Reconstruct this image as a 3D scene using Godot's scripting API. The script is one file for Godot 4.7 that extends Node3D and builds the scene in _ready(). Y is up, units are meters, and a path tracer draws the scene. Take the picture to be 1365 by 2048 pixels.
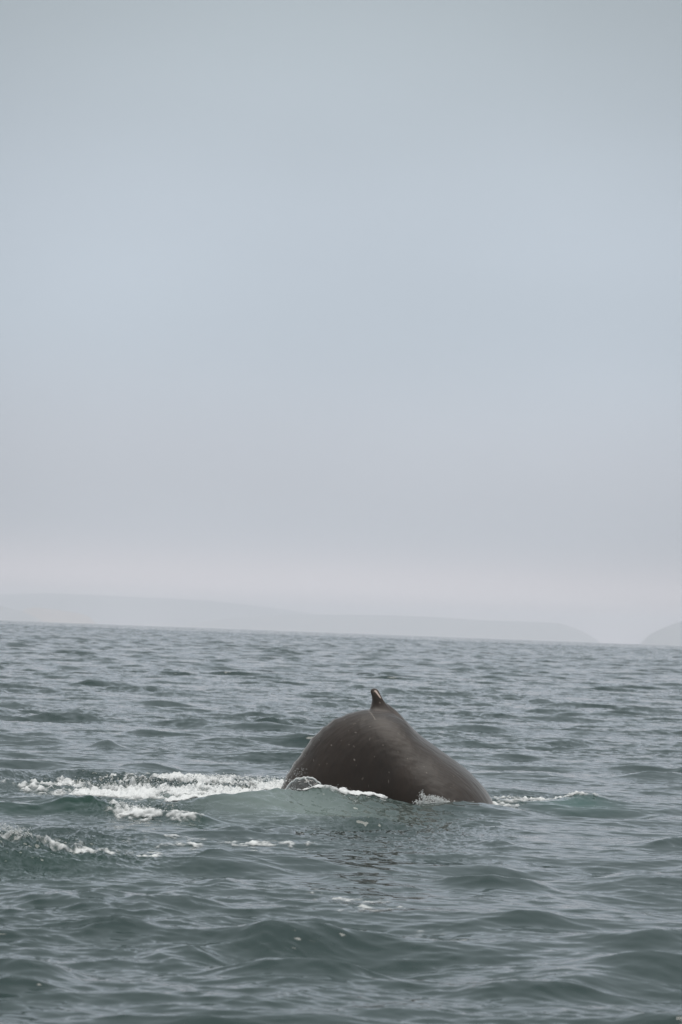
extends Node3D
# A dark arched whale back with a small dorsal fin rolls through a grey choppy sea under an overcast sky; pale hazy hills lie beyond the horizon.

const F_PX := 4500.0            # focal length in pixels of the 1365 x 2048 photograph
const EYE := Vector3(0, 2.84, 0)
const PITCH := 3.03             # degrees up
const ROLL := 2.14              # degrees, the horizon falls to the right
const EARTH := 6371000.0
const WHALE_Z := -38.4

var cam_basis: Basis
var rng := RandomNumberGenerator.new()

# ------------------------------------------------------------------ helpers
func ray(px: float, py: float) -> Vector3:
	return cam_basis * Vector3((px - 682.5) / F_PX, -(py - 1024.0) / F_PX, -1.0)

func ground(px: float, py: float, h := 0.0) -> Vector3:      # the point at height h that shows at this pixel
	var d := ray(px, py)
	return EYE + d * ((h - EYE.y) / d.y)

func upright(px: float, py: float, z := WHALE_Z) -> Vector2:  # (x, y) in the upright plane at depth z
	var d := ray(px, py)
	var p := EYE + d * (z / d.z)
	return Vector2(p.x, p.y)

func srgb(r: float, g: float, b: float) -> Color:             # linear base colour -> the sRGB that Godot wants
	return Color(r, g, b).linear_to_srgb()

func mesh_of(v: PackedVector3Array, n: PackedVector3Array, idx: PackedInt32Array, col := PackedColorArray(), uv := PackedVector2Array()) -> ArrayMesh:
	var a := []
	a.resize(Mesh.ARRAY_MAX)
	a[Mesh.ARRAY_VERTEX] = v
	a[Mesh.ARRAY_NORMAL] = n
	a[Mesh.ARRAY_INDEX] = idx
	if col.size():
		a[Mesh.ARRAY_COLOR] = col
	if uv.size():
		a[Mesh.ARRAY_TEX_UV] = uv
	var m := ArrayMesh.new()
	m.add_surface_from_arrays(Mesh.PRIMITIVE_TRIANGLES, a)
	return m

func place(called: String, m: Mesh, mat: Material, parent: Node = self) -> MeshInstance3D:
	var o := MeshInstance3D.new()
	o.name = called
	o.mesh = m
	o.material_override = mat
	parent.add_child(o, true)
	return o

func tag(o: Node, kind: String, label := "", category := "", group := "") -> void:
	if kind: o.set_meta("kind", kind)
	if label: o.set_meta("label", label)
	if category: o.set_meta("category", category)
	if group: o.set_meta("group", group)

func noise(freq: float, octaves := 4, sd := 1, kind := FastNoiseLite.TYPE_SIMPLEX_SMOOTH) -> FastNoiseLite:
	var n := FastNoiseLite.new()
	n.noise_type = kind
	n.seed = sd
	n.frequency = freq
	n.fractal_octaves = octaves
	n.fractal_type = FastNoiseLite.FRACTAL_FBM if octaves > 1 else FastNoiseLite.FRACTAL_NONE
	return n

# ------------------------------------------------------------------ the wave field: two tiles of a sea spectrum, summed by FFT
const N := 512
var fr: PackedFloat32Array
var fi: PackedFloat32Array
var tiles := []                 # per tile: size, cos, sin of its turn, h, dx, dz, sx, sz

func fft_rows(h: int, len: int) -> void:                      # one butterfly of two whole rows
	var half := len / 2
	var blk := h / half
	var k := h % half
	var a := (blk * len + k) * N
	var b := a + half * N
	var ang := TAU * k / len
	var c := cos(ang)
	var s := sin(ang)
	for j in N:
		var br := fr[b + j]
		var bi := fi[b + j]
		var tr := br * c - bi * s
		var ti := br * s + bi * c
		var ar := fr[a + j]
		var ai := fi[a + j]
		fr[a + j] = ar + tr
		fi[a + j] = ai + ti
		fr[b + j] = ar - tr
		fi[b + j] = ai - ti

func fft_pass() -> void:
	var bits := 9
	for i in N:                                                 # bit reversal of the rows
		var r := 0
		for b in bits:
			if i & (1 << b):
				r |= 1 << (bits - 1 - b)
		if r > i:
			var x := fr.slice(i * N, i * N + N)
			var y := fi.slice(i * N, i * N + N)
			for j in N:
				fr[i * N + j] = fr[r * N + j]
				fi[i * N + j] = fi[r * N + j]
				fr[r * N + j] = x[j]
				fi[r * N + j] = y[j]
	var len := 2
	while len <= N:
		for h in N / 2:
			fft_rows(h, len)
		len *= 2

func transpose() -> void:
	for i in N:
		for j in range(i + 1, N):
			var p := i * N + j
			var q := j * N + i
			var x := fr[p]
			fr[p] = fr[q]
			fr[q] = x
			var y := fi[p]
			fi[p] = fi[q]
			fi[q] = y

func make_tile(size: float, turn: float, peak: float, longest: float, shortest: float, falloff: float, spread: float, rms_slope: float, chop: float, lean: float, sd: int) -> void:
	var gen := RandomNumberGenerator.new()
	gen.seed = sd
	var ar := PackedFloat32Array()
	var ai := PackedFloat32Array()
	ar.resize(N * N)
	ai.resize(N * N)
	var dk := TAU / size
	var kp := TAU / peak
	var kmax := TAU / shortest
	var kmin := TAU / longest
	var cut := int(kmax / dk) + 1
	var slope2 := 0.0
	for j in range(-cut, cut + 1):
		for i in range(-cut, cut + 1):
			if (i == 0 and j == 0) or absi(i) >= N / 2 or absi(j) >= N / 2:
				continue
			var kx := i * dk
			var kz := j * dk
			# the wind blows towards +z in the world; this tile lies turned
			var wx := kx * cos(turn) - kz * sin(turn)
			var wz := kx * sin(turn) + kz * cos(turn)
			var k2 := kx * kx + kz * kz
			var k := sqrt(k2)
			var g1 := gen.randfn()
			var g2 := gen.randfn()
			if k > kmax or k < kmin:
				continue
			var dir := absf(wz) / k
			var back := 0.35 if wz < 0.0 else 1.0
			var p := exp(-(kp * kp * 0.5) / k2) * pow(k, -falloff) * (0.06 + pow(dir, spread)) * back
			p *= smoothstep(kmax, kmax * 0.7, k) * smoothstep(kmin, kmin * 1.25, k)
			var amp := sqrt(p * 0.5)
			var at := posmod(j, N) * N + posmod(i, N)
			ar[at] = g1 * amp
			ai[at] = g2 * amp
			slope2 += p * k2
	var scale := rms_slope / sqrt(slope2)
	# h + i dx in one transform, dz in the other
	var h := PackedFloat32Array()
	var dx := PackedFloat32Array()
	var dz := PackedFloat32Array()
	for which in 2:
		fr = PackedFloat32Array()
		fi = PackedFloat32Array()
		fr.resize(N * N)
		fi.resize(N * N)
		for j in range(-cut, cut + 1):
			for i in range(-cut, cut + 1):
				if (i == 0 and j == 0) or absi(i) >= N / 2 or absi(j) >= N / 2:
					continue
				var at := posmod(j, N) * N + posmod(i, N)
				var mirror := posmod(-j, N) * N + posmod(-i, N)
				var hr := (ar[at] + ar[mirror]) * scale
				var hi := (ai[at] - ai[mirror]) * scale
				var k := sqrt(float(i * i + j * j))
				if which == 0:      # H + i * (i kx/k H) = H - (kx/k) H ... with D = i k/|k| H
					var q := i / k
					fr[at] = hr - q * hr
					fi[at] = hi - q * hi
				else:
					var q := j / k
					fr[at] = -q * hi
					fi[at] = q * hr
		fft_pass()
		transpose()
		fft_pass()
		transpose()
		if which == 0:
			h = fr
			dx = fi
		else:
			dz = fr
	var step := size / N
	var sx := PackedFloat32Array()
	var sz := PackedFloat32Array()
	sx.resize(N * N)
	sz.resize(N * N)
	var wxl := -sin(-turn)       # the wind's direction in the tile's own axes
	var wzl := cos(-turn)
	for n in N * N:
		var lift := h[n] * lean
		dx[n] = dx[n] * chop + lift * wxl
		dz[n] = dz[n] * chop + lift * wzl
	for j in N:
		for i in N:
			var l := j * N + posmod(i - 1, N)
			var r := j * N + posmod(i + 1, N)
			var u := posmod(j - 1, N) * N + i
			var d := posmod(j + 1, N) * N + i
			var hx := (h[r] - h[l]) / (2.0 * step)
			var hz := (h[d] - h[u]) / (2.0 * step)
			sx[j * N + i] = clampf(hx / maxf(0.35, 1.0 + (dx[r] - dx[l]) / (2.0 * step)), -1.2, 1.2)
			sz[j * N + i] = clampf(hz / maxf(0.35, 1.0 + (dz[d] - dz[u]) / (2.0 * step)), -1.2, 1.2)
	tiles.append([size, cos(turn), sin(turn), h, dx, dz, sx, sz])

# ------------------------------------------------------------------ single waves that the photograph shows, as ridges on the sea
# [centre x, centre z, crest direction x, z, half length, front width, back width, height, bend]
var ridges := []

func ridge(px0: float, py0: float, px1: float, py1: float, height: float, front: float, back: float, bend := 0.0) -> void:
	# from and to: the feet of the crest's two ends on the water
	var a := ground(px0, py0)
	var b := ground(px1, py1)
	var c := (a + b) / 2.0
	var d := Vector2(b.x - a.x, b.z - a.z)
	var u := d.normalized()
	ridges.append([c.x, c.z, u.x, u.y, d.length() / 2.0, front, back, height, bend])

func ridge_uv(r: Array, x: float, z: float) -> Vector2:      # along the crest -1 .. 1, and metres in front of it
	var ox: float = x - r[0]
	var oz: float = z - r[1]
	var u: float = (ox * r[2] + oz * r[3]) / r[4]
	return Vector2(u, -ox * r[3] + oz * r[2] + r[8] * (u * u - 0.4) + 0.16 * uneven.get_noise_2d(x * 0.9, z * 0.5))

func ridges_near(x: float, z: float) -> Array:
	var near := []
	for r in ridges:
		var reach: float = r[4] * 2.2 + 2.0 * (r[5] + r[6])
		if absf(z - r[1]) < reach and absf(x - r[0]) < reach:
			near.append(r)
	return near

func ridges_at(x: float, z: float, near: Array) -> float:
	var sum := 0.0
	for r in near:
		var p := ridge_uv(r, x, z)
		var w: float = r[5] if p.y > 0.0 else r[6]
		var q := (sqrt(p.y * p.y + 0.0016) - 0.03) / w
		var k := 1.0 + 0.3 * uneven.get_noise_2d(x * 1.3 + 40.0, z * 0.6)
		# a cusp: steepest just under the crest, hollow towards the trough
		sum += k * r[7] * exp(-p.x * p.x * p.x * p.x * 0.7 - p.x * p.x * 0.5) * exp(-pow(maxf(q, 0.0), 1.05 if p.y > 0.0 else 1.4))
	return sum

var uneven := noise(0.8, 3, 6)
var groups := noise(0.16, 2, 7)
var gust := noise(0.07, 4, 5)
var churn_a := noise(2.2, 4, 21)
var churn_b := noise(5.0, 3, 22)
var churns := []                 # [x, z, radius x, radius z, strength]: where the whale stirs the water

func churn_at(x: float, z: float) -> float:
	var s := 0.0
	for c in churns:
		var u: float = (x - c[0]) / c[2]
		var v: float = (z - c[1]) / c[3]
		var q := u * u + v * v
		if q < 4.0:
			s = maxf(s, c[4] * exp(-q * 1.2))
	return s

func lumps(x: float, z: float, s: float) -> float:
	return s * (0.17 * (1.0 - 2.0 * absf(churn_a.get_noise_2d(x, z * 0.8))) + 0.06 * churn_b.get_noise_2d(x, z * 0.7) - 0.07)

# everything the sea does at (x, z): displaced position and slopes
func sea_at(x: float, z: float, fine := 1.0) -> Array:
	var px := x
	var py := 0.0
	var pz := z
	var nx := 0.0
	var nz := 0.0
	var g := 0.65 + 1.5 * maxf(0.0, gust.get_noise_2d(x, z * 0.8) + 0.15)
	var g0 := 0.45 + 2.0 * maxf(0.0, groups.get_noise_2d(x, z * 1.3) + 0.12)
	for n in 2:
		var t: Array = tiles[n]
		var size: float = t[0]
		var c: float = t[1]
		var s: float = t[2]
		var u := (x * c + z * s) / size * N
		var v := (-x * s + z * c) / size * N
		var iu := floori(u)
		var iv := floori(v)
		var fu := u - iu
		var fv := v - iv
		var i0 := posmod(iu, N)
		var i1 := posmod(iu + 1, N)
		var j0 := posmod(iv, N) * N
		var j1 := posmod(iv + 1, N) * N
		var w00 := (1.0 - fu) * (1.0 - fv)
		var w10 := fu * (1.0 - fv)
		var w01 := (1.0 - fu) * fv
		var w11 := fu * fv
		var a := j0 + i0
		var b := j0 + i1
		var d := j1 + i0
		var e := j1 + i1
		var k := g0 if n == 0 else g * fine
		var ks := g0 if n == 0 else g * (0.4 + 0.6 * fine)
		var h: PackedFloat32Array = t[3]
		var dx: PackedFloat32Array = t[4]
		var dz: PackedFloat32Array = t[5]
		var sx: PackedFloat32Array = t[6]
		var sz: PackedFloat32Array = t[7]
		py += k * (h[a] * w00 + h[b] * w10 + h[d] * w01 + h[e] * w11)
		var kh := minf(k, 1.0)
		var ox := kh * (dx[a] * w00 + dx[b] * w10 + dx[d] * w01 + dx[e] * w11)
		var oz := kh * (dz[a] * w00 + dz[b] * w10 + dz[d] * w01 + dz[e] * w11)
		px += ox * c - oz * s
		pz += ox * s + oz * c
		var qx := ks * (sx[a] * w00 + sx[b] * w10 + sx[d] * w01 + sx[e] * w11)
		var qz := ks * (sz[a] * w00 + sz[b] * w10 + sz[d] * w01 + sz[e] * w11)
		nx += qx * c - qz * s
		nz += qx * s + qz * c
	var dist2 := x * x + z * z
	if dist2 < 12000.0:
		var near := ridges_near(x, z)
		if near.size():
			var r0 := ridges_at(x, z, near)
			py += r0
			nx += (ridges_at(x + 0.03, z, near) - r0) / 0.03
			nz += (ridges_at(x, z + 0.03, near) - r0) / 0.03
		var s0 := churn_at(x, z)
		if s0 > 0.02:
			var l0 := lumps(x, z, s0)
			py += l0
			nx += (lumps(x + 0.02, z, s0) - l0) / 0.02
			nz += (lumps(x, z + 0.02, s0) - l0) / 0.02
	py -= dist2 / (2.0 * EARTH)
	return [Vector3(px, py, pz), Vector3(-nx, 1.0, -nz).normalized()]

# ------------------------------------------------------------------ the sea: rings round the viewer, finest in the field of view
var ring_r := PackedFloat32Array()
var ring_a := PackedFloat32Array()
var block_out := []
const BLOCK := 40

func sea_block(n: int) -> void:
	var v := PackedVector3Array()
	var nn := PackedVector3Array()
	var col := PackedColorArray()
	for i in range(n * BLOCK, mini((n + 1) * BLOCK, ring_r.size())):
		var r := ring_r[i]
		var fine := clampf(1.3 - r / 220.0, 0.0, 1.0)
		for a in ring_a:
			var x := r * sin(a)
			var z := -r * cos(a)
			var q := sea_at(x, z, fine)
			v.append(q[0])
			nn.append(q[1])
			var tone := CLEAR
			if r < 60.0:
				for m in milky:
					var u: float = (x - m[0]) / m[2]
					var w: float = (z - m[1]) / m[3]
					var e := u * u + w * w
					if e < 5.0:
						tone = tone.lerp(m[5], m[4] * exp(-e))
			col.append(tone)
	block_out[n] = [v, nn, col]

var milky := []                  # [x, z, radius x, radius z, strength, colour]: water full of bubbles or painted sky reflection, or clear and deep green
const CLEAR := Color(0.095, 0.152, 0.147)
const BUBBLES_AND_SKY := Color(0.70, 0.78, 0.76)  # bubbles, plus reflected sky painted onto the bow wave's face
const TURQUOISE := Color(0.25, 0.75, 0.65)
const GREEN := Color(0.012, 0.11, 0.07)
func angles(inner: float, outer: float) -> void:
	ring_a = PackedFloat32Array()
	var a := -PI
	while a < PI:
		ring_a.append(a)
		if absf(a) < deg_to_rad(10.6): a += deg_to_rad(inner)
		elif absf(a) < deg_to_rad(16.0): a += deg_to_rad(outer)
		elif absf(a) < deg_to_rad(40.0): a += deg_to_rad(1.0)
		else: a += deg_to_rad(3.0)
	ring_a.append(PI)

func build_sea(mat: Material) -> void:
	var v := PackedVector3Array()
	var nn := PackedVector3Array()
	var col := PackedColorArray()
	var idx := PackedInt32Array()
	for part in 2:
		ring_r = PackedFloat32Array()
		if part == 0:
			angles(0.036, 0.12)
			var r := 6.0
			while r < 150.0:
				ring_r.append(r)
				if r < 13.0: r *= 1.006
				elif r < 60.0: r *= 1.0021
				else: r *= 1.0031
			ring_r.append(150.0)
		else:
			angles(0.108, 0.36)
			var r := 149.0
			while r < 9500.0:
				ring_r.append(r)
				if r < 400.0: r += 0.6
				elif r < 1200.0: r += 0.95
				elif r < 3000.0: r += 2.8
				else: r *= 1.01
		var blocks := (ring_r.size() + BLOCK - 1) / BLOCK
		block_out.resize(blocks)
		var task := WorkerThreadPool.add_group_task(sea_block, blocks)
		WorkerThreadPool.wait_for_group_task_completion(task)
		var first := v.size()
		for b in block_out:
			v.append_array(b[0])
			nn.append_array(b[1])
			col.append_array(b[2])
		block_out.clear()
		var w := ring_a.size()
		var k := idx.size()
		idx.resize(k + (ring_r.size() - 1) * (w - 1) * 6)
		for i in ring_r.size() - 1:
			for j in w - 1:
				var p := first + i * w + j
				idx[k] = p
				idx[k + 1] = p + w
				idx[k + 2] = p + 1
				idx[k + 3] = p + 1
				idx[k + 4] = p + w
				idx[k + 5] = p + w + 1
				k += 6
	var o := place("sea", mesh_of(v, nn, idx, col), mat)
	tag(o, "structure", "grey green choppy sea reaching the horizon")
	print("sea ", v.size(), " vertices ", idx.size() / 3, " triangles")

# ------------------------------------------------------------------ the whale
func through(points: Array, per: int) -> PackedVector2Array:   # Catmull-Rom through points
	var out := PackedVector2Array()
	for i in points.size() - 1:
		var a: Vector2 = points[maxi(i - 1, 0)]
		var b: Vector2 = points[i]
		var c: Vector2 = points[i + 1]
		var d: Vector2 = points[mini(i + 2, points.size() - 1)]
		for k in per:
			out.append(b.cubic_interpolate(c, a, d, float(k) / per))
	out.append(points[-1])
	return out

func lengths(p: PackedVector2Array) -> PackedFloat32Array:
	var out := PackedFloat32Array([0.0])
	for i in range(1, p.size()):
		out.append(out[i - 1] + p[i].distance_to(p[i - 1]))
	return out

func along(p: PackedVector2Array, l: PackedFloat32Array, s: float) -> Vector2:
	var i := clampi(l.bsearch(s), 1, p.size() - 1)
	return p[i - 1].lerp(p[i], clampf((s - l[i - 1]) / maxf(l[i] - l[i - 1], 1e-6), 0.0, 1.0))

func smoothed(p: PackedVector2Array, times: int) -> PackedVector2Array:
	for t in times:
		var q := p.duplicate()
		for i in range(1, p.size() - 1):
			q[i] = (p[i - 1] + p[i] * 2.0 + p[i + 1]) / 4.0
		p = q
	return p

func build_whale() -> void:
	var root := Node3D.new()
	root.name = "whale"
	root.position = Vector3(upright(770, 1600).x, 0.0, WHALE_Z)
	add_child(root, true)
	tag(root, "thing", "dark brown wet whale back arching out of the sea, small hooked dorsal fin", "whale")
	var px := [[520, 1790], [532, 1710], [546, 1640], [556, 1600], [565, 1570], [574, 1552], [588.5, 1527.5], [607, 1504], [618, 1487], [632.5, 1470], [650, 1454.5], [664.5, 1442.5], [681, 1434], [706, 1425.5], [724, 1421],
		[744, 1418.5], [765, 1420], [786, 1426], [803, 1434.5], [820, 1448], [840, 1469], [869.5, 1491.5], [900, 1513.5], [930, 1536.5], [950, 1555], [970, 1578], [985, 1602], [1002, 1645], [1014, 1700], [1020, 1790]]
	var pts := []
	for q in px:
		pts.append(upright(q[0], q[1]))
	var line := smoothed(through(pts, 12), 10)
	var ll := lengths(line)
	var total := ll[-1]
	# the fin's own outline, from the hollow trailing edge over the tip to the long leading slope
	var fpx := [[739.5, 1418.5], [742.5, 1409], [744.5, 1400], [743.5, 1391], [741.5, 1383], [743.5, 1378], [750, 1376.4], [756, 1379.5], [759.5, 1385], [764, 1395], [770, 1404], [783, 1413], [799, 1426.5], [819, 1448.5], [840, 1469]]
	var fpts := []
	for q in fpx:
		fpts.append(upright(q[0], q[1]))
	var fin := through(fpts, 10)
	var fl := lengths(fin)
	var s0 := 0.0
	var s1 := 0.0
	var best0 := 1e9
	var best1 := 1e9
	for i in line.size():
		var e0 := line[i].distance_to(fin[0])
		var e1 := line[i].distance_to(fin[-1])
		if e0 < best0:
			best0 = e0
			s0 = ll[i]
		if e1 < best1:
			best1 = e1
			s1 = ll[i]
	var ss := PackedFloat32Array()
	var s := 0.0
	while s < total:
		ss.append(s)
		s += 0.008 if s > s0 - 0.05 and s < s1 + 0.03 else 0.024
	ss.append(total)
	# from the ridge the skin runs down both flanks towards a line deep inside; its breadth grows with the distance from the silhouette
	var phis := PackedFloat32Array()
	var ph := 0.0
	while ph < PI / 2:
		phis.append(ph)
		ph += 0.010 if ph < 0.32 else 0.022
	phis.append(PI / 2)
	var full := PackedFloat32Array()
	for i in range(phis.size() - 1, 0, -1):
		full.append(-phis[i])
	full.append_array(phis)
	var core := upright(792, 1800)
	var coarse := PackedVector2Array()
	for i in 150:
		var at := total * i / 149.0
		var way := (along(line, ll, minf(at + 0.15, total)) - along(line, ll, maxf(at - 0.15, 0.0))).normalized()
		coarse.append(along(line, ll, at) + Vector2(-way.y, way.x) * 0.35)
	var rough := noise(1.1, 4, 31)
	var fine := noise(9.0, 3, 32)
	var v := PackedVector3Array()
	var uv := PackedVector2Array()
	var w := full.size()
	var fin_u := [s0 / total, s1 / total]
	for i in ss.size():
		var t := ss[i] / total
		var p := along(line, ll, ss[i])
		var tangent := (along(line, ll, minf(ss[i] + 0.12, total)) - along(line, ll, maxf(ss[i] - 0.12, 0.0))).normalized()
		var nrm := Vector2(-tangent.y, tangent.x)
		var lift := Vector2.ZERO
		var high := 0.0
		var part := clampf((ss[i] - s0) / (s1 - s0), 0.0, 1.0)
		if ss[i] > s0 and ss[i] < s1:
			lift = along(fin, fl, (ss[i] - s0) / (s1 - s0) * fl[-1]) - p
			high = lift.length()
		# the knuckles of the spine behind the fin
		var knuckle := 0.012 * pow(0.5 + 0.5 * sin(ss[i] * 25.0), 2.0) * smoothstep(s0 - 0.1, s0 - 0.5, ss[i])
		var girth := lerpf(lerpf(0.10, 0.34, smoothstep(0.25, 0.7, part)), 0.095, smoothstep(0.03, 0.28, high))
		var depths := PackedFloat32Array()
		for k in phis.size():
			var f := (1.0 - cos(phis[k])) * 0.97
			var q := p.lerp(core, f)
			var gap := 0.0
			if k > 0:
				var sum := 0.0
				for c in coarse:
					sum += exp(-6.0 * sqrt(q.distance_squared_to(c) + 0.012))
				var sum0 := 0.0
				for c in coarse:
					sum0 += exp(-6.0 * sqrt(p.distance_squared_to(c) + 0.012))
				gap = maxf(0.0, log(sum0 / sum) / 6.0)
				gap = minf(gap, p.distance_to(q))
			var wide := lerpf(0.62, 1.40, smoothstep(-1.6, 1.3, q.x - core.x))
			var e := clampf(gap / 1.15, 0.0, 1.0)
			depths.append(wide * pow(1.0 - pow(1.0 - e, 2.15), 1.0 / 2.15))
		for a in full:
			var k := phis.bsearch(absf(a) - 0.0001)
			var q := p.lerp(core, (1.0 - cos(a)) * 0.97)
			var across := depths[k] * signf(a)
			var g := exp(-pow(across / girth, 2.0))
			var pos := Vector3(q.x, q.y, across)
			pos += Vector3(lift.x, lift.y, 0) * g
			var out := Vector3(nrm.x * cos(a), nrm.y * cos(a), sin(a))
			pos += out * (knuckle * exp(-pow(across / 0.16, 2.0)))
			pos += out * (0.016 * rough.get_noise_3dv(pos) + 0.0025 * fine.get_noise_3dv(pos)) * (1.0 - 0.8 * g * smoothstep(0.02, 0.2, high))
			v.append(pos - Vector3(root.position.x, 0, 0))
			uv.append(Vector2(t, across / 2.6 + 0.5))
	var idx := PackedInt32Array()
	for i in ss.size() - 1:
		for j in w - 1:
			var p := i * w + j
			idx.append_array([p, p + 1, p + w, p + 1, p + w + 1, p + w])
	var n := normals_of(v, idx)
	var m := mesh_of(v, n, idx, PackedColorArray(), uv)
	place("body", m, skin(fin_u, total), root)
	print("whale ", v.size(), " s0 ", s0, " s1 ", s1, " total ", total)

func normals_of(v: PackedVector3Array, idx: PackedInt32Array) -> PackedVector3Array:
	var n := PackedVector3Array()
	n.resize(v.size())
	for k in range(0, idx.size(), 3):
		var a := v[idx[k]]
		var f := (v[idx[k + 2]] - a).cross(v[idx[k + 1]] - a)
		n[idx[k]] += f
		n[idx[k + 1]] += f
		n[idx[k + 2]] += f
	for i in n.size():
		n[i] = n[i].normalized()
	return n

func skin(fin_u: Array, total: float) -> Material:
	var size := 1024
	var im := Image.create(size, size, false, Image.FORMAT_RGB8)
	var big := noise(0.006, 4, 41)
	var grain := noise(0.05, 3, 42)
	for y in size:
		for x in size:
			var k := 1.0 + 0.35 * big.get_noise_2d(x, y * 0.8) + 0.22 * grain.get_noise_2d(x, y)
			im.set_pixel(x, y, srgb(0.0165 * k, 0.0090 * k, 0.0048 * k))
	var gen := RandomNumberGenerator.new()
	gen.seed = 8
	for i in 420:                                                 # small pale scars and barnacle marks
		var x := gen.randf() * size
		var y := size * (0.5 + (gen.randf() - 0.5) * 0.75)
		var l := gen.randf_range(1.0, 9.0) if gen.randf() < 0.4 else gen.randf_range(0.8, 2.0)
		var a := gen.randfn() * 0.5 + 0.9
		var shade := gen.randf_range(0.12, 0.42)
		stroke(im, x, y, x + cos(a) * l, y + sin(a) * l, gen.randf_range(0.6, 1.3), srgb(shade, shade * 0.93, shade * 0.86), gen.randf_range(0.4, 0.9))
	var fu: float = fin_u[0] * size
	var fw: float = (fin_u[1] - fin_u[0]) * size
	stroke(im, fu - 4.0, size * 0.545, fu + 9.0, size * 0.665, 0.35, srgb(0.62, 0.60, 0.56), 0.95)      # the long white scratch
	stroke(im, fu + fw * 0.262, size * 0.512, fu + fw * 0.288, size * 0.524, 1.9, srgb(0.58, 0.47, 0.42), 0.95)   # the fin's worn tip
	stroke(im, fu + fw * 0.07, size * 0.504, fu + fw * 0.16, size * 0.504, 0.8, srgb(0.5, 0.45, 0.42), 0.8)
	var m := StandardMaterial3D.new()
	m.resource_name = "wet_skin"
	m.albedo_texture = ImageTexture.create_from_image(im)
	m.roughness = 0.44
	m.metallic_specular = 0.30
	m.clearcoat_enabled = true
	m.clearcoat = 0.28
	m.clearcoat_roughness = 0.42
	m.rim_enabled = true                     # the film of water and fine skin texture scatter light at a grazing angle
	m.rim = 0.74
	m.rim_tint = 0.0
	var hm := Image.create(512, 512, false, Image.FORMAT_RF)
	var relief := noise(0.03, 5, 44)
	for y in 512:
		for x in 512:
			hm.set_pixel(x, y, Color(0.5 + 0.5 * relief.get_noise_2d(x, y * 2.0), 0, 0))
	m.heightmap_enabled = true
	m.heightmap_texture = ImageTexture.create_from_image(hm)
	m.heightmap_scale = 0.9
	return m

func stroke(im: Image, x0: float, y0: float, x1: float, y1: float, r: float, c: Color, k: float) -> void:
	var lo := Vector2(minf(x0, x1) - r - 1, minf(y0, y1) - r - 1)
	var hi := Vector2(maxf(x0, x1) + r + 1, maxf(y0, y1) + r + 1)
	var a := Vector2(x0, y0)
	var b := Vector2(x1, y1)
	for y in range(maxi(0, int(lo.y)), mini(im.get_height() - 1, int(hi.y)) + 1):
		for x in range(maxi(0, int(lo.x)), mini(im.get_width() - 1, int(hi.x)) + 1):
			var p := Vector2(x, y)
			var d := p.distance_to(Geometry2D.get_closest_point_to_segment(p, a, b))
			var f := k * clampf(r + 0.5 - d, 0.0, 1.0)
			if f > 0.0:
				im.set_pixel(x, y, im.get_pixel(x, y).lerp(c, f))

# ------------------------------------------------------------------ hills beyond the horizon
func hill(called: String, label: String, outline: Array, dist: float, mat: Material, sd: int) -> void:
	# outline: where its skyline shows; the hill is a ridge of real height there that falls to the sea both ways
	var pts := []
	for q in outline:
		pts.append(upright(q[0], q[1], -dist))
	var line := through(pts, 8)
	var nz := noise(1.0 / 1500.0, 5, sd)
	var v := PackedVector3Array()
	var idx := PackedInt32Array()
	var rows := 14
	var base := -dist * dist / (2.0 * EARTH) - 20.0
	for i in line.size():
		for j in rows + 1:
			var f := float(j) / rows * 2.0 - 1.0
			var shape := cos(f * PI / 2.0)
			var z := -dist + f * 3600.0
			var y := lerpf(base, line[i].y, shape * (1.0 - absf(f) * 0.35 * (0.5 + 0.5 * nz.get_noise_2d(line[i].x, z))))
			y += nz.get_noise_2d(line[i].x * 1.7, z) * 40.0 * shape * absf(f)
			v.append(Vector3(line[i].x * (z / -dist), y, z))
	for i in line.size() - 1:
		for j in rows:
			var p := i * (rows + 1) + j
			idx.append_array([p, p + rows + 1, p + 1, p + 1, p + rows + 1, p + rows + 2])
	var o := place(called, mesh_of(v, normals_of(v, idx), idx), mat)
	tag(o, "structure", label)

# ------------------------------------------------------------------ foam
var foam_big := noise(0.8, 4, 61)
var foam_lace := noise(2.6, 3, 62, FastNoiseLite.TYPE_CELLULAR)
var foam_grain := noise(7.0, 3, 63)
var foam_fine := noise(3.2, 3, 64)

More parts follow.
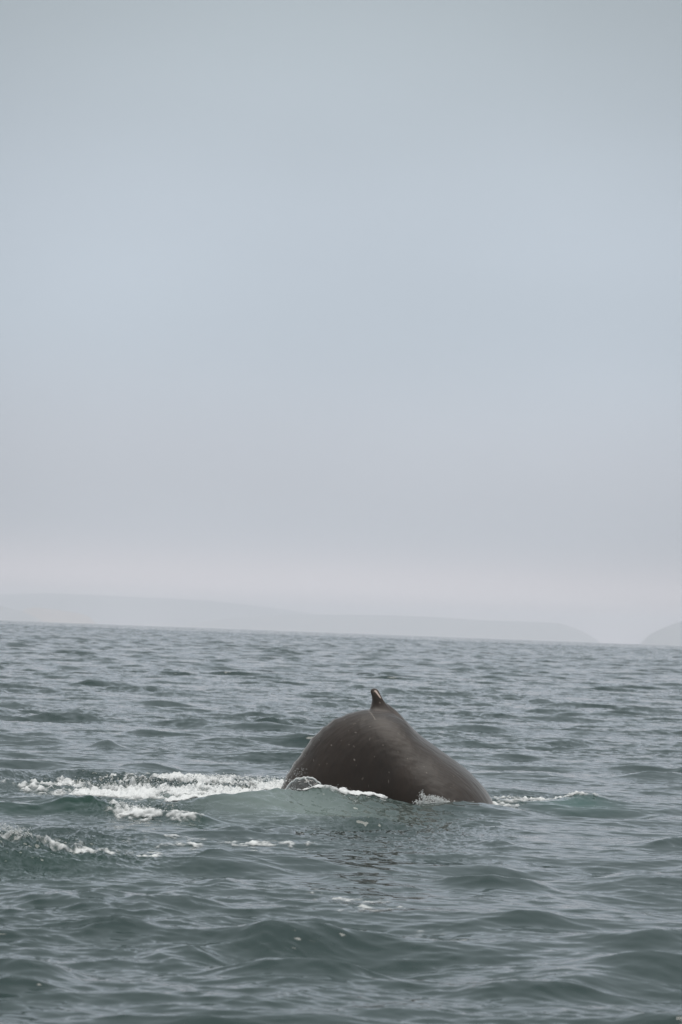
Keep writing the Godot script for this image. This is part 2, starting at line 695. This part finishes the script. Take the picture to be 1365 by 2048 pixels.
# spots: [px, py, half width px, half depth px, strength] as they lie on the water
func foam_sheet(called: String, label: String, spots: Array, mat: Material, step_x := 0.016, step_z := 0.034, rise := 0.05, lace := 1.0) -> void:
	var world := []
	var lo := Vector2(1e9, 1e9)
	var hi := Vector2(-1e9, -1e9)
	for q in spots:
		if q[0] is Array:                                             # [ridge, u from, u to, v from, v to, strength]
			var r: Array = q[0]
			for u in [q[1], (q[1] + q[2]) / 2.0, q[2]]:
				for w in [q[3] - 0.3, q[4] + 0.3]:
					var off: float = w - r[8] * (u * u - 0.4)
					var at0 := Vector2(r[0] + u * r[4] * r[2] - off * r[3], r[1] + u * r[4] * r[3] + off * r[2])
					lo = lo.min(at0)
					hi = hi.max(at0)
			world.append(q)
			continue
		var c := ground(q[0], q[1], q[5] if q.size() > 5 else 0.0)
		var e := ground(q[0] + q[2], q[1], q[5] if q.size() > 5 else 0.0)
		var rx := absf(e.x - c.x)
		var far := ground(q[0], q[1] - q[3])
		var near := ground(q[0], q[1] + q[3])
		var rz := absf(far.z - near.z) / 2.0
		world.append([c.x, c.z, rx, rz, q[4]])
		lo = lo.min(Vector2(c.x - rx * 1.6, c.z - rz * 1.6))
		hi = hi.max(Vector2(c.x + rx * 1.6, c.z + rz * 1.6))
	var nx := int((hi.x - lo.x) / step_x) + 1
	var nz := int((hi.y - lo.y) / step_z) + 1
	var v := PackedVector3Array()
	var n := PackedVector3Array()
	var col := PackedColorArray()
	var at := PackedInt32Array()
	at.resize(nx * nz)
	at.fill(-1)
	for j in nz:
		for i in nx:
			var x := lo.x + i * step_x
			var z := lo.y + j * step_z
			var m := 0.0
			for q in world:
				if q[0] is Array:
					var at1 := ridge_uv(q[0], x, z)
					var du: float = (at1.x - (q[1] + q[2]) / 2.0) / ((q[2] - q[1]) / 2.0)
					var dv: float = (at1.y - (q[3] + q[4]) / 2.0) / ((q[4] - q[3]) / 2.0)
					if absf(du) < 1.3 and absf(dv) < 1.5:
						m = maxf(m, q[5] * (1.0 - 0.45 * du * du * du * du - 0.42 * dv * dv))
					continue
				var u: float = (x - q[0]) / q[2]
				var w: float = (z - q[1]) / q[3]
				var d := u * u + w * w
				if d < 2.6:
					m = maxf(m, q[4] * (1.0 - d * 0.42))
			if m <= 0.0:
				continue
			var big := foam_big.get_noise_2d(x * 1.3, z * 0.7)
			var fine := foam_fine.get_noise_2d(x, z * 0.55)
			var cell := -foam_lace.get_noise_2d(x + big * 0.6 + fine * 0.12, z * 0.6 + big * 0.5)    # high along the walls between bubbles
			var grain := foam_grain.get_noise_2d(x, z * 0.6)
			var f := m + 0.85 * big + 0.45 * fine + lace * 0.75 * (cell - 0.62) + 0.42 * grain - 0.50
			var alpha := 0.93 * smoothstep(-0.02, 0.75, f)
			if alpha <= 0.01 and f < -0.15:
				continue
			var s: Array = sea_at(x, z)
			var lump := minf(0.9, maxf(0.0, f)) * rise * (0.6 + 1.2 * grain + 0.7 * fine)
			at[j * nx + i] = v.size()
			v.append(s[0] + Vector3(0, 0.008 + maxf(0.0, lump), 0))
			n.append(s[1])
			col.append(Color(0.65, 0.665, 0.67, alpha))
	var idx := PackedInt32Array()
	for j in nz - 1:
		for i in nx - 1:
			var p := at[j * nx + i]
			var q := at[j * nx + i + 1]
			var r := at[(j + 1) * nx + i]
			var t := at[(j + 1) * nx + i + 1]
			if p >= 0 and q >= 0 and r >= 0 and t >= 0 and col[p].a + col[q].a + col[r].a + col[t].a > 0.01:
				idx.append_array([p, q, r, q, t, r])
	if idx.is_empty():
		return
	var o := place(called, mesh_of(v, normals_of(v, idx), idx, col), mat)
	tag(o, "stuff", label, "foam")
	print(called, " ", v.size())

# drops and clots thrown up, as many small lumps of one object
func spray(called: String, label: String, boxes: Array, mat: Material, sd: int) -> void:
	# boxes: [px0, py0, px1, py1, count, smallest, largest, depth]: scattered along that line in the upright plane at that depth
	var gen := RandomNumberGenerator.new()
	gen.seed = sd
	var ball := SphereMesh.new()
	ball.radius = 1.0
	ball.height = 2.0
	ball.radial_segments = 10
	ball.rings = 6
	var all := []
	for b in boxes:
		for i in b[4]:
			var t := gen.randf()
			var p := upright(lerpf(b[0], b[2], t) + gen.randfn() * b[8], lerpf(b[1], b[3], t) + gen.randfn() * b[9], b[7])
			var r: float = b[5] * pow(b[6] / b[5], pow(gen.randf(), 2.2))
			var basis := Basis.from_euler(Vector3(gen.randf() * 6.0, gen.randf() * 6.0, gen.randf() * 6.0)).scaled(Vector3(r * gen.randf_range(0.7, 1.3), r * gen.randf_range(0.6, 1.2), r))
			all.append(Transform3D(basis, Vector3(p.x, p.y, b[7] + gen.randfn() * 0.08)))
	var mm := MultiMesh.new()
	mm.transform_format = MultiMesh.TRANSFORM_3D
	mm.mesh = ball
	mm.instance_count = all.size()
	for i in all.size():
		mm.set_instance_transform(i, all[i])
	var o := MultiMeshInstance3D.new()
	o.name = called
	o.multimesh = mm
	o.material_override = mat
	add_child(o, true)
	tag(o, "stuff", label, "spray")

func tube(st: SurfaceTool, line: Array, radius: float) -> void:
	var ring := []
	for i in line.size():
		var way: Vector3 = (line[mini(i + 1, line.size() - 1)] - line[maxi(i - 1, 0)]).normalized()
		var side := way.cross(Vector3.BACK).normalized()
		var up := side.cross(way)
		var r := radius * (0.7 + 0.5 * absf(sin(i * 1.7)))
		var one := []
		for k in 6:
			one.append(line[i] + (side * cos(k * TAU / 6) + up * sin(k * TAU / 6)) * r)
		ring.append(one)
	for i in line.size() - 1:
		for k in 6:
			var n := (k + 1) % 6
			for p in [ring[i][k], ring[i + 1][k], ring[i][n], ring[i][n], ring[i + 1][k], ring[i + 1][n]]:
				st.add_vertex(p)

# a thin clear dome of water that bulges up where the flank meets the wave, white along its rim
func water_dome() -> void:
	var root := Node3D.new()
	root.name = "water_dome"
	var foot := upright(613, 1584, -36.75)
	root.position = Vector3(foot.x, foot.y, -36.75)
	add_child(root, true)
	tag(root, "thing", "clear bulging dome of thrown-up water beside the whale's tail stock", "splash")
	var clear := StandardMaterial3D.new()
	clear.resource_name = "thin_water"
	clear.albedo_color = Color(0.85, 0.9, 0.9, 0.03)
	clear.transparency = BaseMaterial3D.TRANSPARENCY_ALPHA
	clear.roughness = 0.05
	var wob := noise(4.0, 2, 91)
	var v := PackedVector3Array()
	var idx := PackedInt32Array()
	var edge := SurfaceTool.new()
	edge.begin(Mesh.PRIMITIVE_TRIANGLES)
	# [x, y, half breadth, height, half depth]: the tall lobe and a low one beside it
	for lobe in [[0.0, 0.0, 0.24, 0.25, 0.15], [0.34, -0.02, 0.17, 0.13, 0.12]]:
		var first := v.size()
		for i in 25:
			for j in 41:
				var up := i / 24.0 * PI / 2
				var a := j / 40.0 * TAU
				var p := Vector3(cos(a) * cos(up) * lobe[2], sin(up) * lobe[3], sin(a) * cos(up) * lobe[4])
				p *= 1.0 + 0.14 * wob.get_noise_3dv(p * 2.0 + Vector3(lobe[0], 0, 0))
				p.x += lobe[0] + 0.10 * (1.0 - sin(up)) * cos(a)
				p.y += lobe[1]
				v.append(p)
		for i in 24:
			for j in 40:
				var p := first + i * 41 + j
				idx.append_array([p, p + 41, p + 1, p + 1, p + 41, p + 42])
		var arch := []
		for i in 24:
			arch.append(v[first + i * 41 + 20])
		for i in range(24, -1, -1):
			arch.append(v[first + i * 41])
		tube(edge, arch, 0.013)
		var fold := []
		for i in range(2, 22):
			fold.append(v[first + i * 41 + 6 + i / 3])
		tube(edge, fold, 0.005)
	place("film", mesh_of(v, normals_of(v, idx), idx), clear, root)
	# the white rim where the film breaks up
	edge.generate_normals()
	var white := StandardMaterial3D.new()
	white.resource_name = "white_water_rim"
	white.albedo_color = srgb(0.55, 0.57, 0.57)
	white.roughness = 0.4
	tag(place("rim", edge.commit(), white, root), "stuff")

# ------------------------------------------------------------------ the sky
func sky_image() -> Image:
	var w := 512
	var h := 256
	var im := Image.create(w, h, false, Image.FORMAT_RGBF)
	var cloud := noise(2.2, 5, 71)
	var band := noise(1.0, 3, 72)
	var thin := Vector3(0.0, sin(deg_to_rad(7.5)), -cos(deg_to_rad(7.5)))  # brightest direction, centre of the painted corner darkening
	for y in h:
		var el := 90.0 - (y + 0.5) / h * 180.0
		for x in w:
			var az := (x + 0.5) / w * TAU
			var d := Vector3(sin(az) * cos(deg_to_rad(el)), sin(deg_to_rad(el)), -cos(az) * cos(deg_to_rad(el)))
			var c := Color(1.0, 0.885, 0.905)                       # a pale rosy gap under the cloud, then lilac grey, then blue grey
			c = c.lerp(Color(0.616, 0.650, 0.716), smoothstep(0.7, 2.2, el))
			c = c.lerp(Color(0.556, 0.625, 0.704), smoothstep(3.5, 8.0, el))
			c = c.lerp(Color(0.460, 0.522, 0.567), smoothstep(9.5, 17.0, el))
			c = c.lerp(Color(0.600, 0.660, 0.710), smoothstep(17.0, 50.0, el))
			var k := 1.0 + 0.08 * cloud.get_noise_3d(d.x * 1.2, d.y * 4.0, d.z * 1.2)
			k += 0.05 * band.get_noise_3d(d.x * 3.0, d.y * 40.0, d.z * 3.0) * smoothstep(5.0, 1.0, el)
			k *= 1.0 - 0.20 * smoothstep(5.5, 15.5, rad_to_deg(acos(clampf(d.dot(thin), -1.0, 1.0))))   # lens-corner darkening away from there, painted into the sky
			k *= 0.5
			im.set_pixel(x, y, Color(c.r * k, c.g * k, c.b * k))
	return im

func _ready() -> void:
	var t0 := Time.get_ticks_msec()
	# ---- camera
	cam_basis = Basis(Vector3.RIGHT, deg_to_rad(PITCH)) * Basis(Vector3.BACK, deg_to_rad(ROLL))
	var cam := Camera3D.new()
	cam.name = "camera"
	var lens := CameraAttributesPhysical.new()
	lens.frustum_focal_length = 12.0 / (1024.0 / F_PX)
	lens.frustum_focus_distance = 37.5
	lens.frustum_near = 0.1
	lens.frustum_far = 70000.0
	lens.exposure_aperture = 1.6
	cam.attributes = lens
	cam.fov = rad_to_deg(2.0 * atan(1024.0 / F_PX))
	cam.near = 0.1
	cam.far = 70000.0
	cam.transform = Transform3D(cam_basis, EYE)
	add_child(cam)
	cam.current = true
	# ---- sky, haze and exposure
	var env := Environment.new()
	env.background_mode = Environment.BG_SKY
	var sky := Sky.new()
	var pano := PanoramaSkyMaterial.new()
	pano.panorama = ImageTexture.create_from_image(sky_image())
	sky.sky_material = pano
	env.sky = sky
	env.tonemap_mode = Environment.TONE_MAPPER_LINEAR
	env.tonemap_exposure = 2.0
	env.sdfgi_enabled = true
	env.ssao_enabled = true
	env.ssil_enabled = true
	env.fog_enabled = true
	env.fog_density = 0.000055
	env.fog_light_color = Color(0.94, 0.97, 1.0)
	var we := WorldEnvironment.new()
	we.name = "environment"
	we.environment = env
	add_child(we)
	var sun := DirectionalLight3D.new()
	sun.name = "sun"
	sun.light_energy = 0.5
	sun.light_angular_distance = 56.0
	sun.light_color = Color(1.0, 0.98, 0.95)
	sun.shadow_enabled = true
	sun.rotation_degrees = Vector3(-81, 25, 0)
	add_child(sun)

	# ---- materials
	var water := StandardMaterial3D.new()
	water.resource_name = "sea_water"
	water.vertex_color_use_as_albedo = true
	water.albedo_color = srgb(0.22, 0.25, 0.24)
	water.roughness = 0.06
	water.metallic_specular = 0.5
	var foam := StandardMaterial3D.new()
	foam.resource_name = "foam"
	foam.vertex_color_use_as_albedo = true
	foam.roughness = 0.85
	foam.metallic_specular = 0.3
	foam.transparency = BaseMaterial3D.TRANSPARENCY_ALPHA
	var clots := StandardMaterial3D.new()
	clots.resource_name = "white_water"
	clots.albedo_color = srgb(0.58, 0.6, 0.6)
	clots.roughness = 0.4
	var slope := StandardMaterial3D.new()
	slope.resource_name = "hill_slope"
	slope.albedo_color = srgb(0.23, 0.245, 0.245)
	slope.roughness = 0.95

	# ---- the wave field
	make_tile(113.0, 0.37, 3.0, 22.0, 0.85, 4.0, 4.0, 0.080, 1.8, 0.7, 101)
	make_tile(13.7, -0.61, 0.8, 1.1, 0.07, 4.2, 2.2, 0.088, 1.5, 0.6, 202)
	print("waves ", Time.get_ticks_msec() - t0)
	# ---- waves that stand out
	ridge(370, 1622, 770, 1618, 0.31, 0.88, 0.8, 0.25)
	ridge(60, 1621, 245, 1625, 0.24, 0.44, 0.8, 0.1)
	ridge(250, 1632, 440, 1647, 0.14, 0.28, 0.6, 0.1)
	ridge(-180, 1690, 110, 1698, 0.22, 0.9, 0.8, 0.2)
	ridge(890, 1768, 1095, 1776, 0.17, 0.40, 0.45, 0.1)
	ridge(440, 1946, 740, 1953, 0.14, 0.46, 0.45, 0.05)
	ridge(930, 1988, 1290, 1990, 0.15, 0.46, 0.45, -0.05)
	ridge(-80, 1948, 150, 1953, 0.14, 0.46, 0.45, 0.05)
	ridge(1190, 1892, 1420, 1884, 0.12, 0.42, 0.4, 0.05)
	ridge(1125, 1607, 1215, 1610, 0.10, 0.3, 0.4, 0.05)
	ridge(810, 1475, 880, 1476, 0.22, 0.5, 0.5, 0.05)
	ridge(850, 1622, 1020, 1618, 0.12, 0.6, 0.9, 0.1)
	ridge(540, 1670, 590, 1671, 0.05, 0.25, 0.3, 0.05)
	ridge(-80, 1620, 70, 1622, 0.14, 0.35, 0.5)
	ridge(455, 1418, 575, 1420, 0.16, 0.5, 0.7)
	ridge(390, 1484, 535, 1488, 0.15, 0.4, 0.6)
	ridge(180, 1495, 250, 1497, 0.12, 0.4, 0.6)
	ridge(245, 1532, 350, 1536, 0.12, 0.35, 0.6)
	ridge(-60, 1550, 62, 1553, 0.15, 0.4, 0.7)
	ridge(1240, 1556, 1400, 1560, 0.12, 0.4, 0.6)
	ridge(1285, 1702, 1460, 1694, 0.17, 0.4, 0.6)
	ridge(975, 1694, 1032, 1694, 0.07, 0.25, 0.4)
	ridge(640, 1756, 702, 1757, 0.06, 0.22, 0.4)
	ridge(265, 1814, 432, 1812, 0.08, 0.25, 0.5)
	ridge(395, 1726, 455, 1722, 0.09, 0.22, 0.3)
	ridge(425, 1776, 470, 1764, 0.08, 0.2, 0.3)
	ridge(290, 1908, 440, 1912, 0.08, 0.25, 0.45)
	ridge(1000, 1845, 1130, 1846, 0.05, 0.2, 0.4)
	for c in [[340, 1575, 290, 22, 1.0], [640, 1612, 140, 14, 0.25], [80, 1700, 170, 40, 0.5], [200, 1720, 150, 20, 0.35], [780, 1602, 110, 9, 0.9], [1080, 1600, 130, 8, 0.35], [290, 1625, 100, 12, 0.7], [790, 1655, 200, 42, 0.17]]:
		var p := ground(c[0], c[1])
		churns.append([p.x, p.z, absf(ground(c[0] + c[2], c[1]).x - p.x), absf(ground(c[0], c[1] - c[3]).z - ground(c[0], c[1] + c[3]).z) / 2.0, c[4]])
	for c in [[590, 1628, 190, 14, 0.75, BUBBLES_AND_SKY], [420, 1600, 150, 12, 0.6, BUBBLES_AND_SKY], [1150, 1615, 80, 7, 0.25, TURQUOISE], [310, 1590, 200, 14, 0.4, BUBBLES_AND_SKY], [160, 1624, 120, 9, 0.92, GREEN], [110, 1725, 190, 45, 0.55, GREEN], [0, 1624, 90, 8, 0.7, GREEN], [395, 1650, 60, 6, 0.8, GREEN], [560, 1664, 30, 4, 0.8, GREEN]]:
		var p := ground(c[0], c[1])
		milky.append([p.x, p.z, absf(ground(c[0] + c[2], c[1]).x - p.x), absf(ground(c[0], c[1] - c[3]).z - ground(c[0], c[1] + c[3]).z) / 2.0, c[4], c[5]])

	foam_lace.cellular_return_type = FastNoiseLite.RETURN_DISTANCE2_SUB
	# ---- the large structure
	build_sea(water)
	print("sea built ", Time.get_ticks_msec() - t0)
	hill("hill", "pale hazy long ridge behind the sea, highest at the left", [[-2100, 1175], [-1700, 1172], [-1200, 1178], [-900, 1186], [-500, 1188], [-200, 1186], [0, 1189], [100, 1187], [200, 1191], [330, 1197], [430, 1203], [520, 1213], [600, 1223], [680, 1238], [740, 1262]], 48000.0, slope, 81)
	hill("hill", "low pale hazy ridge ending in a rounded cape over the middle of the horizon", [[330, 1262], [430, 1240], [560, 1230], [640, 1229], [730, 1230], [820, 1232], [900, 1236], [960, 1240], [1040, 1243], [1110, 1246], [1140, 1253], [1165, 1263], [1185, 1274], [1205, 1288]], 37000.0, slope, 82)
	hill("hill", "hazy blue headland rising at the right edge of the sea", [[1270, 1296], [1285, 1284], [1300, 1270], [1320, 1259], [1345, 1249], [1380, 1238], [1440, 1226], [1560, 1215], [1800, 1222], [2100, 1236], [2500, 1270], [2900, 1340], [3000, 1370]], 29000.0, slope, 83)
	hill("hill", "hazy grey headland at the far left of the sea", [[-1500, 1200], [-1100, 1192], [-700, 1190], [-400, 1195], [-150, 1200], [-40, 1206], [0, 1212], [40, 1222], [70, 1234], [95, 1248]], 31000.0, slope, 84)
	var glow_slope := StandardMaterial3D.new()  # for a hill added to stand in for a warm glow
	glow_slope.resource_name = "pale_glow_slope"
	glow_slope.albedo_color = srgb(0.34, 0.29, 0.25)
	glow_slope.roughness = 0.95
	hill("hill", "low pale hill added for the warm glow between the left headland and the long ridge", [[20, 1252], [45, 1222], [70, 1215], [110, 1219], [150, 1225], [180, 1234], [195, 1254]], 33000.0, glow_slope, 85)
	# ---- the whale
	build_whale()
	print("whale built ", Time.get_ticks_msec() - t0)
	# ---- foam and spray
	var bow: Array = ridges[0]
	var lens_wave: Array = ridges[1]
	var low_wave: Array = ridges[2]
	foam_sheet("foam", "broad white foam behind the crest beside the whale's tail stock", [[500, 1592, 120, 8, 1.7], [350, 1588, 190, 9, 1.15], [230, 1592, 110, 9, 1.25], [430, 1566, 170, 9, 0.95], [575, 1584, 70, 9, 1.6], [110, 1578, 80, 8, 0.8], [bow, -0.95, 0.05, -0.75, -0.28, 1.45]], foam)
	foam_sheet("foam", "white foam lip along the wave crest against the whale's flank", [[bow, 0.0, 0.66, -0.34, -0.02, 1.3], [bow, 0.45, 1.0, -0.08, 0.16, 1.0], [bow, 0.3, 0.6, -0.1, 0.16, 0.6]], foam, 0.012, 0.025, 0.03)
	foam_sheet("foam", "rough white water breaking beside the green wave", [[295, 1636, 75, 6, 0.85], [250, 1628, 40, 6, 0.95], [350, 1643, 40, 4, 0.6]], foam, 0.012, 0.025, 0.03)
	foam_sheet("foam", "white foam on the mound of water at the left edge", [[ridges[3], 0.1, 0.7, -0.2, 0.15, 0.85], [100, 1695, 90, 9, 0.42]], foam, 0.012, 0.025, 0.03)
	foam_sheet("foam", "thin foam streaks drifting on the water left of centre", [[255, 1703, 50, 14, 0.55], [480, 1688, 120, 4, 0.6], [330, 1690, 80, 5, 0.45]], foam, 0.012, 0.025, 0.02)
	foam_sheet("foam", "foam line trailing to the right of the whale", [[1010, 1606, 70, 4, 0.7], [1120, 1602, 90, 5, 0.62], [870, 1610, 60, 5, 1.05], [800, 1610, 90, 4, 0.75], [940, 1612, 60, 3, 0.8]], foam, 0.014, 0.03, 0.035)
	foam_sheet("foam", "few loose foam flecks on the smooth water in front", [[690, 1808, 90, 14, 0.36], [840, 1870, 70, 10, 0.38]], foam, 0.010, 0.02, 0.01)
	spray("spray", "white splash thrown up at the foot of the whale's flank", [[836, 1605, 905, 1609, 1200, 0.003, 0.013, -37.0, 5.0, 2.5], [843, 1590, 854, 1604, 300, 0.003, 0.009, -37.0, 2.5, 5.0], [858, 1594, 898, 1606, 800, 0.003, 0.010, -37.0, 4.0, 3.0]], clots, 1)
	spray("spray", "drops and clots flying off the foam lip of the wave before the whale", [[620, 1579, 690, 1582, 500, 0.003, 0.012, -36.6, 5.0, 4.0], [690, 1583, 755, 1612, 420, 0.003, 0.012, -36.4, 4.0, 3.0], [575, 1580, 600, 1580, 120, 0.003, 0.010, -36.9, 6.0, 3.0]], clots, 2)
	spray("spray", "small white drops spattered before the whale's tail stock", [[572, 1566, 605, 1545, 130, 0.003, 0.008, -37.2, 9.0, 9.0], [585, 1535, 640, 1475, 60, 0.002, 0.005, -38.3, 3.0, 3.0]], clots, 3)
	spray("spray", "drops tossed up along the broad foam on the left", [[130, 1573, 560, 1568, 1500, 0.003, 0.014, -38.0, 12.0, 7.0], [380, 1554, 560, 1560, 700, 0.003, 0.015, -40.5, 10.0, 4.0]], clots, 4)
	spray("spray", "drops over the breaking water by the green wave", [[232, 1606, 350, 1634, 700, 0.003, 0.010, -33.4, 8.0, 5.0]], clots, 5)
	spray("spray", "drops over the foaming mound at the left edge", [[-10, 1655, 60, 1668, 500, 0.003, 0.009, -28.3, 8.0, 6.0]], clots, 6)
	water_dome()
	print("done ", Time.get_ticks_msec() - t0)
